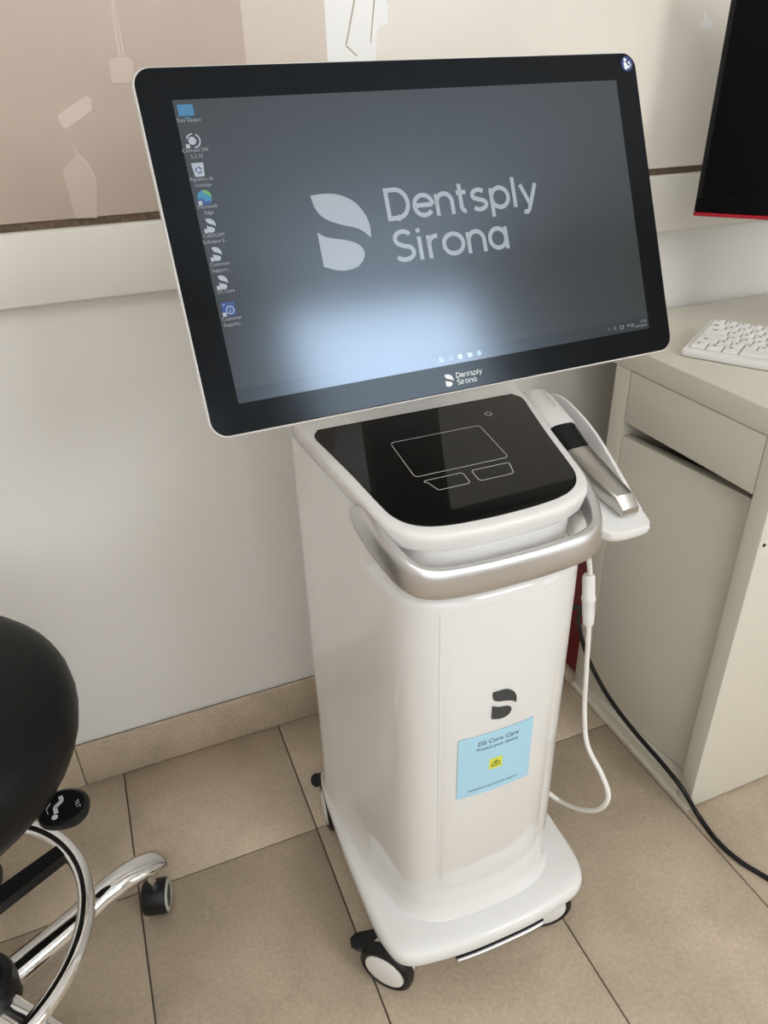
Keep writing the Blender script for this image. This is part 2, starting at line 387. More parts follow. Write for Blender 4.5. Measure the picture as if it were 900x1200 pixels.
# top cap
XCC = .3545
CAPT = sym_loop([(0, .565), (.048, .5665), (.082, .573), (.106, .586), (.1190, .607), (.1255, .64), (.1345, .70), (.1445, .765), (.1495, .81), (.1485, .838), (.135, .847), (.10, .849), (0, .850)], 6, XCC)
rg = []
for d, dz in ((-.004, -.0225), (.000, -.0222), (.0012, -.018), (.003, -.010), (.0035, -.006), (.0028, -.003), (.0008, -.001), (-.003, 0), (-.009, .0004)):
    rg.append([(a, b, plane(b)+dz) for a, b in offset(CAPT, d)])
loft('top_rim', rg, M_WPLAST, cart, angle=60)
GLASS = sym_loop([(0, .5735), (.048, .5755), (.079, .581), (.099, .592), (.1105, .609), (.1160, .632), (.1250, .69), (.1365, .752), (.1396, .767), (.1390, .778), (.1330, .7855), (.120, .787), (0, .787)], 6, XCC)
touch = loft('touch_panel', [[(a, b, plane(b)-.002) for a, b in GLASS], [(a, b, plane(b)+.0010) for a, b in GLASS], [(a, b, plane(b)+.0014) for a, b in offset(GLASS, -.0012)]], M_BGLASS, cart, label='black glass touch panel')
TG = frame((XCC-.003, .70, plane(.70)+.0015), (1, 0, 0), (0, math.cos(R(8.81)), math.sin(R(8.81))), (0, -math.sin(R(8.81)), math.cos(R(8.81))))
LW = .00075
strokes('touchpad_outline', [(rrect(-.0585, .0585, -.0385, .0335, .005), True)], LW, 0, M_LINE, touch, TG)
strokes('button_outline', [([(-.053, -.050), (-.049, -.054), (-.045, -.0665), (-.043, -.0685), (-.008, -.0685), (-.0055, -.066), (-.0055, -.050), (-.0075, -.048), (-.051, -.048)], True)], LW, 0, M_LINE, touch, TG)
strokes('button_outline', [([(.053, -.050), (.049, -.0665), (.045, -.0685), (.008, -.0685), (.0055, -.066), (.0055, -.050), (.0075, -.048), (.051, -.048)], True)], LW, 0, M_LINE, touch, TG)
strokes('power_icon', [(arc(.082, .054, .0043, .0043, 125, 415, 20), False), ([(.082, .055), (.082, .0595)], False)], .0008, 0, M_LINE, touch, TG)
# silver handle band
hp = [(-.1375, .672, .712, .006), (-.1380, .650, .716, .017), (-.1360, .620, .7105, .0195), (-.1315, .594, .7025, .0185), (-.1240, .570, .694, .0180), (-.110, .5510, .687, .0175), (-.086, .5400, .684, .0172), (-.045, .5355, .683, .017), (0, .534, .683, .017)]
hp = hp + [(-a, b, c, d) for a, b, c, d in hp[-2::-1]]
ctr = crom([(a, b, c) for a, b, c, d in hp], 6); hh = [p.x for p in crom([(d, 0, 0) for a, b, c, d in hp], 6)]
rg = []
for i, p in enumerate(ctr):
    t = ctr[min(len(ctr)-1, i+1)]-ctr[max(0, i-1)]; t.z = 0; t.normalize(); nin = Vector((-t.y, t.x, 0)); h = max(.004, hh[i])
    th = .0155; e = min(1., min(i, len(ctr)-1-i)/6.); th = th*(.55+.45*e)
    q_ = e*.55; sec = [(0, -h+.004), (.0010*q_, -h*.3), (.0034*q_, h*.4), (.0062*q_, h-.005), (.0078*q_+.001, h-.0016), (.0095*q_+.002, h), (th-.004, h-.0004), (th-.001, h-.003), (th, h-.007), (th, -h+.006), (th-.002, -h+.002), (.004, -h), (.0012, -h+.0012)]
    rg.append([Vector((XC, 0, 0))+p+nin*u+Vector((0, 0, v)) for u, v in sec])
rg = [[v+Vector((.003, 0, 0)) for v in r_] for r_ in rg]
loft('handle', rg, M_SILVER, cart, angle=50)
# mounts joining the handle to the body
for s in (-1, 1):
    box('handle_mount', (XC+.003+s*.1200, .632, .704), (.016, .060, .018), M_SILVER, cart, .004)
# emblem on the front
def front_patch(name, P, zlift, m, par, label=None):   # 2-D outline (x, z) laid on the curved front
    n = len(P); lo = [(x, surf(BODY, x)-.0012-zlift+.0006, z) for x, z in P]; hi = [(x, surf(BODY, x)-.0012-zlift, z) for x, z in P]
    return loft(name, [lo, hi], m, par, smooth=False, label=label)
# S emblem outlines in display units
S_UP = [(-.1308, .0437), (-.117, .0442), (-.1022, .0419), (-.0882, .0342), (-.0796, .022), (-.0767, .0103), (-.0782, -.0004), (-.0831, .0052), (-.0916, .0104), (-.1048, .0145), (-.1162, .019), (-.1242, .0248), (-.1287, .0322), (-.1302, .0393)]
S_LO = [(-.131, .0101), (-.1238, .0052), (-.1136, .0024), (-.1017, -.0005), (-.0917, -.0053), (-.0874, -.0124), (-.09, -.0199), (-.0975, -.0257), (-.109, -.0277), (-.1196, -.0262), (-.1311, -.0217)]
E_UP = [(-.0150, .0216), (-.006, .0214), (.005, .0203), (.0150, .0126), (.0196, .0021), (.0196, -.0075), (.0140, -.0024), (.0046, .0013), (-.0080, .0046), (-.0135, .0090), (-.0150, .0150)]
E_LO = [(-.0150, -.0011), (-.0046, -.0060), (.0063, -.0083), (.0125, -.0126), (.0127, -.0200), (.0060, -.0258), (-.0035, -.0265), (-.0150, -.0225)]
def smooth_outline(P, corners):     # round every vertex except the listed corners
    n = len(P); out = []
    for i in range(n):
        a, b, c, d = [Vector(P[k % n]) for k in (i-1, i, i+1, i+2)]
        if i in corners: a = b
        if (i+1) % n in corners: d = c
        for k in range(5):
            t = k/5; q = .5*((2*b)+(c-a)*t+(2*a-5*b+4*c-d)*t*t+(3*b-a-3*c+d)*t**3); out.append((q.x, q.y))
    return out
EX, EZ = XC-.001, .491
emb = front_patch('emblem', [(EX+a*.93, EZ+b*.95) for a, b in smooth_outline(E_UP, (0, 5))], .0007, M_DARK, cart, 'dark grey leaf shaped emblem')
front_patch('emblem_lower_leaf', [(EX+a*.93, EZ+b*.95) for a, b in smooth_outline(E_LO, (0, 7))], .0007, M_DARK, emb)
# blue sticker
SX, SZ, SW, SH = XC-.0055, .396, .1015, .1035
def strip_patch(name, x0, x1, z0, z1, lift, m, par, label=None, n=12):
    lo, P = [], []
    for i in range(n+1): P.append((x0+(x1-x0)*i/n, z0))
    for i in range(n, -1, -1): P.append((x0+(x1-x0)*i/n, z1))
    V = [(x, surf(BODY, x)-.0012-lift, z) for x, z in P]; k = 2*n+2
    V2 = [(x, surf(BODY, x)-.0012-lift+.0005, z) for x, z in P]
    Fc = [(i, i+1, k-2-i, k-1-i) for i in range(n)] + [(k+i, k+k-1-i, k+k-2-i, k+i+1) for i in range(n)]
    Fc += [(i, k+i, k+(i+1) % k, (i+1) % k) for i in range(k)]
    return mesh(name, V+V2, Fc, m, par, False, None, label)
stk = strip_patch('sticker', SX-SW/2, SX+SW/2, SZ-SH/2, SZ+SH/2, .0008, M_LABEL, cart, 'light blue square sticker with words in print')
yf = surf(BODY, SX)
def front_text(name, s, size, x, z, par, m, sx=1.):
    T = frame((0, 0, 0), (1, 0, 0), (0, 0, 1), (0, -1, 0))
    o = text(name, s, size, x, z, 0, m, par, T, 'CENTER', sx=sx)
    off = rootloc(par)
    for v in o.data.vertices: v.co.y = surf(BODY, v.co.x+off.x)-.0023-off.y
    return o
front_text('printed_text', 'DS Core Care', .0100, SX+.002, SZ+.0345, stk, M_DARK, .95)
front_text('printed_text', 'Protect your device', .0070, SX+.001, SZ+.0258, stk, M_DARK)
front_text('printed_text', 'dentsplysirona.com/care-support', .0052, SX-.002, SZ-.0425, stk, M_DARK)
yl = strip_patch('yellow_mark', SX-.0090, SX+.0090, SZ-.0125, SZ+.0055, .0011, M_YELLOW, stk, 'small yellow square mark')
TS = frame((SX, yf-.0026, SZ-.0035), (1, 0, 0), (0, 0, 1), (0, -1, 0))
strokes('mark_lines', [([(-.006, -.004), (-.004, .0025), (-.001, .0035), (0, .005), (.0015, .003), (.0045, .002), (.006, -.004)], True), (arc(0, 0, .0016, .0018, 0, 360, 10), True)], .0008, 0, M_DARK, yl, TS)
# casters
def caster(c, n, pedal):
    n = Vector((n[0], n[1], 0)).normalized(); rr = .0405; q = 1.08; t = Vector((-n.y, n.x, 0))
    ax = frame((c[0], c[1], rr), t, (0, 0, 1), n); stem = Vector((c[0], c[1], 0))-n*.016
    # hood: rounded white cover behind the wheel plus stem
    prof = [(.0, -.034), (.020, -.0335), (.028, -.030), (.0315, -.024), (.0325, -.014), (.0325, -.0095), (0, -.0095)]
    hood = lathe('caster', prof, M_WPLAST, cart, 28, ax @ Matrix.Scale(q, 4), 'white swivel caster')
    lathe('swivel_stem', [(.0, .066), (.012, .066), (.014, .030), (.0, .028)][::-1], M_WPLAST, hood, 20, Matrix.Translation((stem.x-n.x*.008, stem.y-n.y*.008, 0)))
    lathe('tire', [(.0295, -.0085), (.033, -.009), (.0362, -.0065), (.0375, -.002), (.0375, .003), (.0362, .0075), (.033, .0098), (.0300, .0098), (.0285, .0075)], M_RUBBER, hood, 36, ax @ Matrix.Scale(q, 4))
    lathe('wheel_cap', [(.0, .0125), (.012, .0122), (.022, .0112), (.0278, .0092), (.0283, .007), (.0, .006)], M_WPLAST, hood, 32, ax @ Matrix.Scale(q, 4))
    if pedal:
        A, B = pedal; dx = (B-A); Lp = dx.length; dx.normalize(); dyv = Vector((0, 0, 1)).cross(dx).normalized(); dz = dx.cross(dyv)
        T = frame(A, dx, dyv, dz); pr = []
        for t_, ww, zz, tt in ((-.25, .008, .004, .006), (.0, .011, .004, .008), (.22, .0135, .001, .009), (.45, .0155, -.003, .008), (.65, .0155, -.003, .007), (.85, .0125, .000, .006), (1.0, .0065, .001, .004)):
            pr.append([(Lp*t_, ww*math.cos(a), zz+tt/2*math.sin(a)) for a in [2*math.pi*k/16 for k in range(16)]])
        loft('brake_pedal', pr, M_BPLAST, hood, T=T)
    return hood
caster((.195, .551), (-.76, -.65), (atz(446, 1098, .060), atz(411, 1105, .056)))
caster((.446, .540), (-.22, -.97), None)
caster((.206, .838), (-.985, .10), (atz(381, 912, .064), atz(365, 913, .060)))
caster((.500, .845), (.6, -.8), None)
# monitor
MC = Vector((.3475, .7142, H-.1366))
mx_ = Vector((1.00583147, .02993821, .00391332)).normalized()
my_ = Vector((-.01322547, .39241799, .91285467)); my_ = (my_-mx_*my_.dot(mx_)).normalized(); mz_ = mx_.cross(my_)
TM = frame(MC, mx_, my_, mz_)
def mring(hx, hy, r, z): return [(a, b, z) for a, b in rrect(-hx, hx, -hy, hy, r, 7)]
mon = loft('monitor', [mring(.20, .10, .03, -.042), mring(.235, .13, .03, -.036), mring(.2655, .1585, .019, -.017), mring(.2685, .1617, .0175, -.013), mring(.2695, .1628, .0165, -.008), mring(.2695, .1628, .0165, -.003), mring(.2688, .1621, .0165, -.001), mring(.2672, .1605, .0155, -.0002)], M_WPLAST, cart, T=TM, label='tilted touch screen monitor in a white shell')
loft('bezel', [mring(.2676, .1609, .0155, -.001), mring(.2676, .1609, .0155, .0006), mring(.2668, .1601, .0150, .0011)], M_BEZEL, mon, T=TM)
dsp = loft('display', [[(x, y, .0009) for x, y in ((-.2388, -.1335), (.2388, -.1335), (.2388, .1335), (-.2388, .1335))], [(x, y, .0013) for x, y in ((-.2388, -.1335), (.2388, -.1335), (.2388, .1335), (-.2388, .1335))]], D_BG, mon, T=TM, smooth=False)
ZD = .00135
plate('taskbar', [(-.2386, -.1333), (.2386, -.1333), (.2386, -.1205), (-.2386, -.1205)], ZD-.0001, ZD+.00005, D_TASK, mon, TM)
ZD += .0001
def word_mark(k, ox, oy, m, z, par, with_leaf=True):
    f = lambda L: [([(x*k+ox, y*k+oy) for x, y in P], c) for P, c in L]
    if with_leaf:
        plate('leaf_mark', [(x*k+ox, y*k+oy) for x, y in smooth_outline(S_UP, (0, 6))], z, z+.00015, m, par, TM)
        plate('leaf_mark', [(x*k+ox, y*k+oy) for x, y in smooth_outline(S_LO, (0, 10))], z, z+.00015, m, par, TM)
    b, xh, cp, sw = .0152, .0345, .0420, .0043
    def nn(x0, x1, b, xh): r = (x1-x0)/2; return [([(x0, b-.002), (x0, xh)], False), ([(x0, xh-r*.9)]+arc((x0+x1)/2, xh-r, r, r, 180, 0)+[(x1, b-.002)], False)]
    def oo(x0, x1, b, xh): return [(arc((x0+x1)/2, (b+xh)/2, (x1-x0)/2, (xh-b)/2, 0, 360, 28)[:-1], True)]
    L = []
    L.append(([(-.0545, b)] + [(-.0455, b)] + arc(-.0455, (b+cp)/2, .0128, (cp-b)/2, -90, 90) + [(-.0545, cp)], True))
    L += [(arc(-.0160, (b+xh)/2, .0100, (xh-b)/2, 0, 322, 24), False), ([(-.0255, .0250), (-.0062, .0250)], False)]
    L += nn(-.0010, .0160, b, xh-.0005)
    L += [([(.0262, cp)] + [(.0262, .0195)] + arc(.0305, .0195, .0043, .0043, 180, 275), False), ([(.0220, xh-.001), (.0330, xh-.001)], False)]
    L.append((arc(.0470, .0296, .0070, .0048, 35, 215, 10) + [(.0470, .0249)] + arc(.0470, .0199, .0078, .0048, 75, -145, 12)[1:], False))
    L += [([(.0618, .0063), (.0618, xh)], False)] + oo(.0618, .0815, b, xh)
    L += [([(.0891, .0135), (.0891, .0435)], False)]
    L += [([(.0975, xh+.001), (.1068, b)], False), ([(.1160, xh+.001), (.1055, .0105), (.1030, .0078), (.0985, .0078)], False)]
    b2, x2, c2 = -.0248, -.0055, .0022
    L.append((arc(-.0445, -.0045, .0088, .0067, 30, 225, 12) + [(-.0445, -.0118)] + arc(-.0450, -.0182, .0098, .0066, 70, -150, 14)[1:], False))
    L += [([(-.0274, -.0268), (-.0274, x2+.0012)], False), ([(-.0274, -.0005), (-.0274, .0036)], False)]
    L += [([(-.0172, -.0268), (-.0172, x2+.0012)], False), ([(-.0172, -.0135)] + arc(-.0085, -.0140, .0087, .0085, 170, 80, 8), False)]
    L += oo(-.0008, .0210, b2, x2)
    L += nn(.0275, .0455, b2, x2-.0003)
    L += oo(.0525, .0715, b2, x2) + [([(.0720, -.0268), (.0720, x2+.001)], False)]
    strokes('word_mark', f(L), sw*k, z, m, par, TM, .00015)
word_mark(1., 0, 0, D_LOGO, ZD, mon)
word_mark(.175, -.0029, -.1503, M_PALE, .0012, mon)
# desktop icons
def eplate(n, P, m, z=ZD, th=.0001): return plate(n, P, z, z+th, m, mon, TM)
def circ(x, y, rx, ry=None, n=20): return arc(x, y, rx, ry or rx, 0, 360, n)[:-1]
IX = -.2290
def arrow(y): eplate('shortcut_arrow', [(IX-.0065, y-.0062), (IX-.0030, y-.0062), (IX-.0030, y-.0027), (IX-.0065, y-.0027)], D_PALE, ZD+.0002)
def caption(lines, y):
    for i, s in enumerate(lines): text('icon_caption', s, .0047, IX+.001, y-.0052*i, ZD+.0001, D_TXT, mon, TM, 'CENTER', sx=.95)
y = .1245; eplate('computer_icon', [(IX-.0068, y-.0045), (IX+.0068, y-.0045), (IX+.0068, y+.0050), (IX-.0068, y+.0050)], D_BLUE)
eplate('computer_icon', [(IX-.0028, y-.0068), (IX+.0028, y-.0068), (IX+.0028, y-.0058), (IX-.0028, y-.0058)], D_BLUE); caption(['Este equipo'], .1150)
y = .0990; strokes('connect_icon', [(arc(IX+.001, y, .0058, .0058, -90, 60), False), (arc(IX+.001, y, .0058, .0058, 90, 160), False)], .0012, ZD, D_PALE, mon, TM)
eplate('connect_icon', circ(IX, y, .0036, n=8), D_PALE); arrow(y); caption(['Connect SW', '5.2.10'], .0895)
y = .0745; eplate('recycle_icon', [(IX-.0042, y-.0060), (IX+.0042, y-.0060), (IX+.0054, y+.0058), (IX-.0054, y+.0058)], D_PALE)
strokes('recycle_icon', [(arc(IX, y-.0005, .0024, .0024, 0, 100, 6), False), (arc(IX, y-.0005, .0024, .0024, 120, 220, 6), False), (arc(IX, y-.0005, .0024, .0024, 240, 340, 6), False)], .0011, ZD+.0002, D_NAVY, mon, TM)
caption(['Papelera de', 'reciclaje'], .0650)
y = .0505; eplate('browser_icon', circ(IX, y, .0064, n=28), D_TEAL)
eplate('browser_icon', arc(IX, y, .0066, .0066, 5, 95, 10) + arc(IX+.0005, y+.0005, .0030, .0028, 95, 5, 8), D_GREEN, ZD+.00015)
eplate('browser_icon', arc(IX-.0005, y-.0012, .0060, .0052, 180, 320, 12) + arc(IX+.0010, y-.0010, .0026, .0024, 320, 150, 8), D_NAVY, ZD+.00015); arrow(y); caption(['Microsoft', 'Edge'], .0412)
def leaf_icon(y, cap, cy):
    kk = .15
    for S_, c_ in ((S_UP, (0, 6)), (S_LO, (0, 10))): eplate('leaf_icon', [((a+.104)*kk+IX+.0005, (b-.008)*kk*1.15+y) for a, b in smooth_outline(S_, c_)], D_PALE)
    arrow(y); caption(cap, cy)
leaf_icon(.0262, ['CADCAM', 'Software 5...'], .0160); leaf_icon(.0012, ['Customer', 'Support...'], -.0092); leaf_icon(-.0240, ['DS Core'], -.0336)
y = -.0480; eplate('support_icon', [(IX-.0062, y-.0060), (IX+.0062, y-.0060), (IX+.0062, y+.0062), (IX-.0062, y+.0062)], D_NAVY)
strokes('support_icon', [(circ(IX+.0010, y-.0010, .0034), True), ([(IX+.001, y-.0028), (IX+.001, y-.0008)], False), ([(IX+.001, y+.0002), (IX+.001, y+.0010)], False), ([(IX-.005, y+.0035), (IX-.0032, y+.0048)], False)], .0008, ZD+.0002, D_PALE, mon, TM); arrow(y); caption(['Customer', 'Support...'], -.0580)
# taskbar marks
y = -.1272
for k in range(2):
    for l in range(2): eplate('start_icon', [(-.0290+k*.0026, y-.0022+l*.0026), (-.0268+k*.0026, y-.0022+l*.0026), (-.0268+k*.0026, y+l*.0026), (-.0290+k*.0026, y+l*.0026)], D_SKY)
strokes('search_icon', [(circ(-.0158, y+.0005, .0018), True), ([(-.0144, y-.0009), (-.0132, y-.0022)], False)], .0006, ZD, D_PALE, mon, TM)
eplate('task_icon', rrect(-.0070, -.0020, y-.0025, y+.0025, .0012, 3), D_PALE); eplate('folder_icon', [(.0042, y-.0022), (.0098, y-.0022), (.0098, y+.0020), (.0070, y+.0020), (.0062, y+.0027), (.0042, y+.0027)], D_PALE); eplate('browser_icon', circ(.0178, y, .0027), D_SKY)
strokes('tray_icon', [([(.1830, y-.0004), (.1841, y+.0007), (.1852, y-.0004)], False), ([(.1935, y-.002), (.1905, y), (.1935, y+.002)], False), ([(.1990, y-.0016), (.2035, y-.0016), (.2035, y+.0014), (.1990, y+.0014)], True), (arc(.2108, y-.0018, .0032, .0032, 45, 135, 6), False), (arc(.2108, y-.0018, .0016, .0016, 45, 135, 6), False), ([(.2150, y-.0010), (.2180, y-.0010), (.2180, y+.0012), (.2150, y+.0012)], True)], .0006, ZD, D_TXT, mon, TM)
text('clock_text', '12:38', .0040, .2362, y+.0012, ZD, D_TXT, mon, TM, 'RIGHT'); text('clock_text', '06/03/2025', .0036, .2362, y-.0032, ZD, D_TXT, mon, TM, 'RIGHT')
# round blue badge: reader with a booklet
bx, by = .2560, .1497
plate('manual_badge', circ(bx, by, .0078, n=32), .0011, .0014, M_BLUE, mon, TM, 'round blue badge with a white figure reading a booklet')
plate('badge_figure', circ(bx-.0022, by+.0040, .0019, n=14), .0014, .0016, M_PALE, mon, TM)
plate('badge_figure', [(bx-.0046, by+.0010), (bx-.0030, by+.0019), (bx-.0008, by+.0010), (bx+.0004, by-.0018), (bx+.0022, by-.0026), (bx+.0052, by-.0002), (bx+.0056, by-.0012), (bx+.0018, by-.0050), (bx-.0002, by-.0044), (bx-.0012, by-.0066), (bx-.0042, by-.0050)], .0014, .0016, M_PALE, mon, TM)
plate('badge_figure', [(bx+.0012, by+.0016), (bx+.0030, by+.0030), (bx+.0036, by+.0010), (bx+.0052, by+.0024), (bx+.0042, by+.0002), (bx+.0022, by-.0010)], .0014, .0016, M_PALE, mon, TM)
# monitor neck
pb = TM @ Vector((0, -.06, -.040)); pm = Vector((XC, .835, .80)); pq = Vector((XC, .825, plane(.825)-.004))
rg = []
for p in crom([pq, pm, pb-mz_*.012, pb], 6):
    rg.append([p+Vector((.055*math.cos(a), .012*math.sin(a)*(1), .004*math.sin(a))) for a in [2*math.pi*k/24 for k in range(24)]])
loft('monitor_neck', rg, M_WPLAST, cart)
# handpiece holder tray on the right flank
HA, HB = Vector((.528, .800, .735)), Vector((.530, .574, .662))      # back and front end of the tray's top, along its middle
hd = (HB-HA).normalized(); hs = Vector((1, 0, 0)); hs = (hs-hd*hs.dot(hd)).normalized(); hn = hs.cross(-hd).normalized()
if hn.z < 0: hn = -hn
TH = frame(HA, hs, hd, hn)      # x right, y towards the front, z up off the tray
LT = (HB-HA).length
TRAY = [(-.030, .0), (-.020, -.012), (.0, -.016), (.022, -.010), (.033, .01), (.0375, .06), (.0375, .13), (.0325, LT-.022), (.028, LT-.006), (.018, LT), (-.018, LT-.001), (-.034, LT-.012), (-.046, LT-.05), (-.046, .05)]
TR = [(p.x, p.y) for p in crom([(a, b, 0) for a, b in TRAY], 5, True)]
if sum(TR[i-1][0]*TR[i][1]-TR[i][0]*TR[i-1][1] for i in range(len(TR))) < 0: TR = TR[::-1]
hold = loft('handpiece_holder', [[(a, b, z) for a, b in offset(TR, d)] for d, z in ((-.008, -.016), (-.002, -.0135), (0, -.010), (0, -.004), (-.0015, -.001), (-.005, 0))], M_WPLAST, cart, T=TH, label='white holder shelf on the right flank')
# raised outer lip of the holder
lip = [(.016, -.006, .012), (.028, .012, .022), (.0325, .045, .025), (.0330, .09, .024), (.0320, .14, .015), (.0300, LT-.045, .003), (.0290, LT-.03, .001)]
lc = crom(lip, 6); rg = []
for i, p in enumerate(lc):
    hgt = max(.001, p.z); rg.append([(p.x-.004, p.y, -.004), (p.x-.004, p.y, hgt*.8-.001), (p.x-.0025, p.y, hgt-.0005), (p.x, p.y, hgt), (p.x+.003, p.y, hgt*.93-.001), (p.x+.0045, p.y, hgt*.7-.002), (p.x+.005, p.y, -.004)])
loft('holder_lip', rg, M_WPLAST, hold, T=TH)
# holder arm to the body
b6('holder_arm', .468, .503, .603, .76, .635, .682, M_WPLAST, cart, .006)
# ================================================================== HANDPIECE (rests in the holder)
hdp = thing('scanner_handpiece', 'white intraoral scanner handpiece with black band and silver tip resting in the holder', 'scanner', tuple(TH @ Vector((0, .1, 0))))
def hsec(y, xc, hw, z0, z1, sq=.5, n=20):    # rounded section across the handpiece
    out = []
    for k in range(n):
        a = 2*math.pi*k/n; c, s = math.cos(a), math.sin(a)
        out.append((xc+hw*math.copysign(abs(c)**sq, c), y, (z0+z1)/2+(z1-z0)/2*math.copysign(abs(s)**sq, s)))
    return out
O = .0012
loft('handpiece_body', [hsec(-.006, -.006, .008, .008, .022, .8), hsec(-.003, -.006, .015, .004, .027, .8), hsec(.004, -.0065, .0190, .002, .031, .75), hsec(.02, -.007, .0210, O, .0335, .7), hsec(.05, -.0075, .0215, O, .034, .65), hsec(.075, -.007, .0212, O, .0335, .62)], M_WPLAST, hdp, T=TH)
loft('grip_band', [hsec(.0752, -.007, .0204, .002, .0322, .62), hsec(.09, -.0065, .0195, .002, .0295, .6), hsec(.1148, -.006, .0180, .002, .0265, .5)], M_BPLAST, hdp, T=TH)
loft('tip_sleeve', [hsec(.115, -.006, .0186, .0015, .0272, .45), hsec(.14, -.0045, .0172, .002, .0262, .38), hsec(.18, .0, .0145, .003, .0255, .34), hsec(.2, .0035, .0130, .0035, .0250, .32), hsec(.214, .006, .0122, .004, .0145, .35), hsec(.2165, .0065, .0112, .0045, .0085, .5)], M_TIP, hdp, T=TH, angle=28)
text('engraved_text', 'PRIMESCAN', .0068, 0, .004, 0, mat('grey_print', (.35, .34, .33), .5), hdp, TH @ frame((-.0085, .014, .0349), (0, .9995, .03), (1, 0, 0), (0, -.03, .9995)), 'LEFT', sx=.9)
# cord with its sleeve connector
cx_ = .512
cp = [atx(u, v, cx_+dx) for u, v, dx in [(688, 640, -.012), (691, 665, 0), (692, 700, 0), (690, 735, 0), (687, 790, 0), (685, 830, 0), (688, 872, .0), (704, 905, .004), (713, 930, .004), (708, 944, .0), (695, 950, 0), (675, 947, 0), (655, 938, -.004), (636, 926, -.02)]] + [Vector((.478, .70, .115))]
tube('cable', cp, .0034, M_CORD, hdp, 10, 6)
a_, b_ = cp[1]+(cp[0]-cp[1])*.1, atx(690, 734, cx_)
dirn = (b_-a_).normalized(); Lc = (atx(690, 734, cx_)-atx(690, 674, cx_)).length; st_ = atx(690, 673, cx_)
TC = axis_frame(st_, dirn)
lathe('cable_connector', [(.0, 0), (.0060, .0), (.0078, .003), (.0082, .010), (.0082, Lc*.42), (.0092, Lc*.44), (.0092, Lc*.50), (.0082, Lc*.52), (.0080, Lc*.75), (.0070, Lc*.95), (.0060, Lc), (.0, Lc)], M_WPLAST, hdp, 20, TC)
# ================================================================== CABINET (desk pedestal)
CX, CY0, CY1 = .788, .612, .957
cab = thing('desk_cabinet', 'cream desk cabinet with one drawer above a door, beside the white cart', 'cabinet', (1.05, .785, 0))
b6('end_panel', CX, 1.38, CY0, CY0+.030, 0.004, .704, M_CAB, cab, .0012, label='cream end panel')
b6('end_panel', CX, 1.38, CY1-.035, CY1, 0.004, .704, M_CAB, cab, .0012)
b6('back_panel', 1.36, 1.378, CY0+.0305, CY1-.0355, .004, .704, M_CAB, cab)
b6('bottom_board', CX+.0005, 1.355, CY0+.0305, CY1-.0355, .004, .024, M_CAB, cab)
b6('foot_strip', CX-.006, CX+.004, CY0-.001, CY1, 0, .0038, M_CAB, cab)
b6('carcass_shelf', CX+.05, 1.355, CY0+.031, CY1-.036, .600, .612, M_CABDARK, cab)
b6('worktop', CX-.001, 1.42, CY0-.030, CY1+.12, .7045, .7400, M_CAB, cab, .0015)
b6('drawer', CX+.001, CX+.020, CY0+.0318, CY1-.0372, .6155, .7030, M_CAB, cab, .001)
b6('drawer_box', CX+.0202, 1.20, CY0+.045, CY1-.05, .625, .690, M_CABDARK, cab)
# inset door, pivoted at the far side and pushed a little inwards at the near side
TD = Matrix.Translation((CX+.0015, CY1-.0368, 0)) @ Matrix.Rotation(R(7.0), 4, 'Z')
b6('door', 0, .018, -.275, 0, .0265, .589, M_CAB, cab, .001, T=TD)
# screw hole on the end panel
pz = atz(0, 0, .5); hq = aty(895.5, 639, CY0-.0005)
lathe('screw_hole', [(0, 0), (.0026, 0), (.0026, .0006), (0, .0006)], M_BPLAST, cab, 12, axis_frame(hq, (0, -1, 0)))
# red box between cabinet and wall
rb = thing('red_bin', 'dark red upright bin wedged between the cream cabinet and the wall', 'bin', (.88, 1.02, 0))
rg = []
for z, d in ((.001, .004), (.004, 0), (.36, -.004), (.366, -.004), (.366, .004), (.01, .008)):
    rg.append([(a, b, z) for a, b in rrect(.806+d, .965-d, .968+d, 1.084-d, .012)])
loft('bin_shell', rg, M_RED, rb, angle=35)
b6('bin_liner', .825, .945, .99, 1.062, .30, .303, M_BPLAST, rb)
# ================================================================== KEYBOARD
kz = .7400
e1 = Vector((.49635, -.86812, 0)); e2t = Vector((.86268, .49323, .11184)).normalized(); e3 = e1.cross(e2t)
KO = Vector((.88177, .84028, .76114))-e1*.046-e2t*.040-e3*.0162
KT = frame(KO, e1, e2t, e3*.78)
kb = thing('keyboard', 'white computer keyboard on the cream worktop', 'keyboard', tuple(KO))
KW, KD = .3035, .133
ko = rrect(0, KW, 0, KD, .007)
loft('keyboard_case', [[(a, b, z) for a, b in offset(ko, d)] for d, z in ((-.004, .0), (-.001, .001), (0, .004), (0, .010), (-.0015, .0135), (-.004, .0145))], M_KEY, kb, T=KT)
b6('key_well', .0085, KW-.0085, .0115, KD-.006, .0140, .0150, mat('key_well_grey', (.50, .49, .47), .6), kb, T=KT)
for s in (.03, KW-.05): b6('keyboard_foot', s, s+.02, KD-.03, KD-.018, -.0160, .001, M_WPLAST, kb, .001, T=KT)
pit = .0187; kmesh = {}
rows = [([1.25, 1.25, 1.25, 5.25]+[1]*6, .0125), ([1.75]+[1]*10+[1.25, 1, 1], .0315), ([2.15]+[1]*11+[1.85], .0505), ([1.9]+[1]*11+[1.1, 1], .0695), ([1.4]+[1]*12+[1.6], .0885), ([1]*15, .1085)]
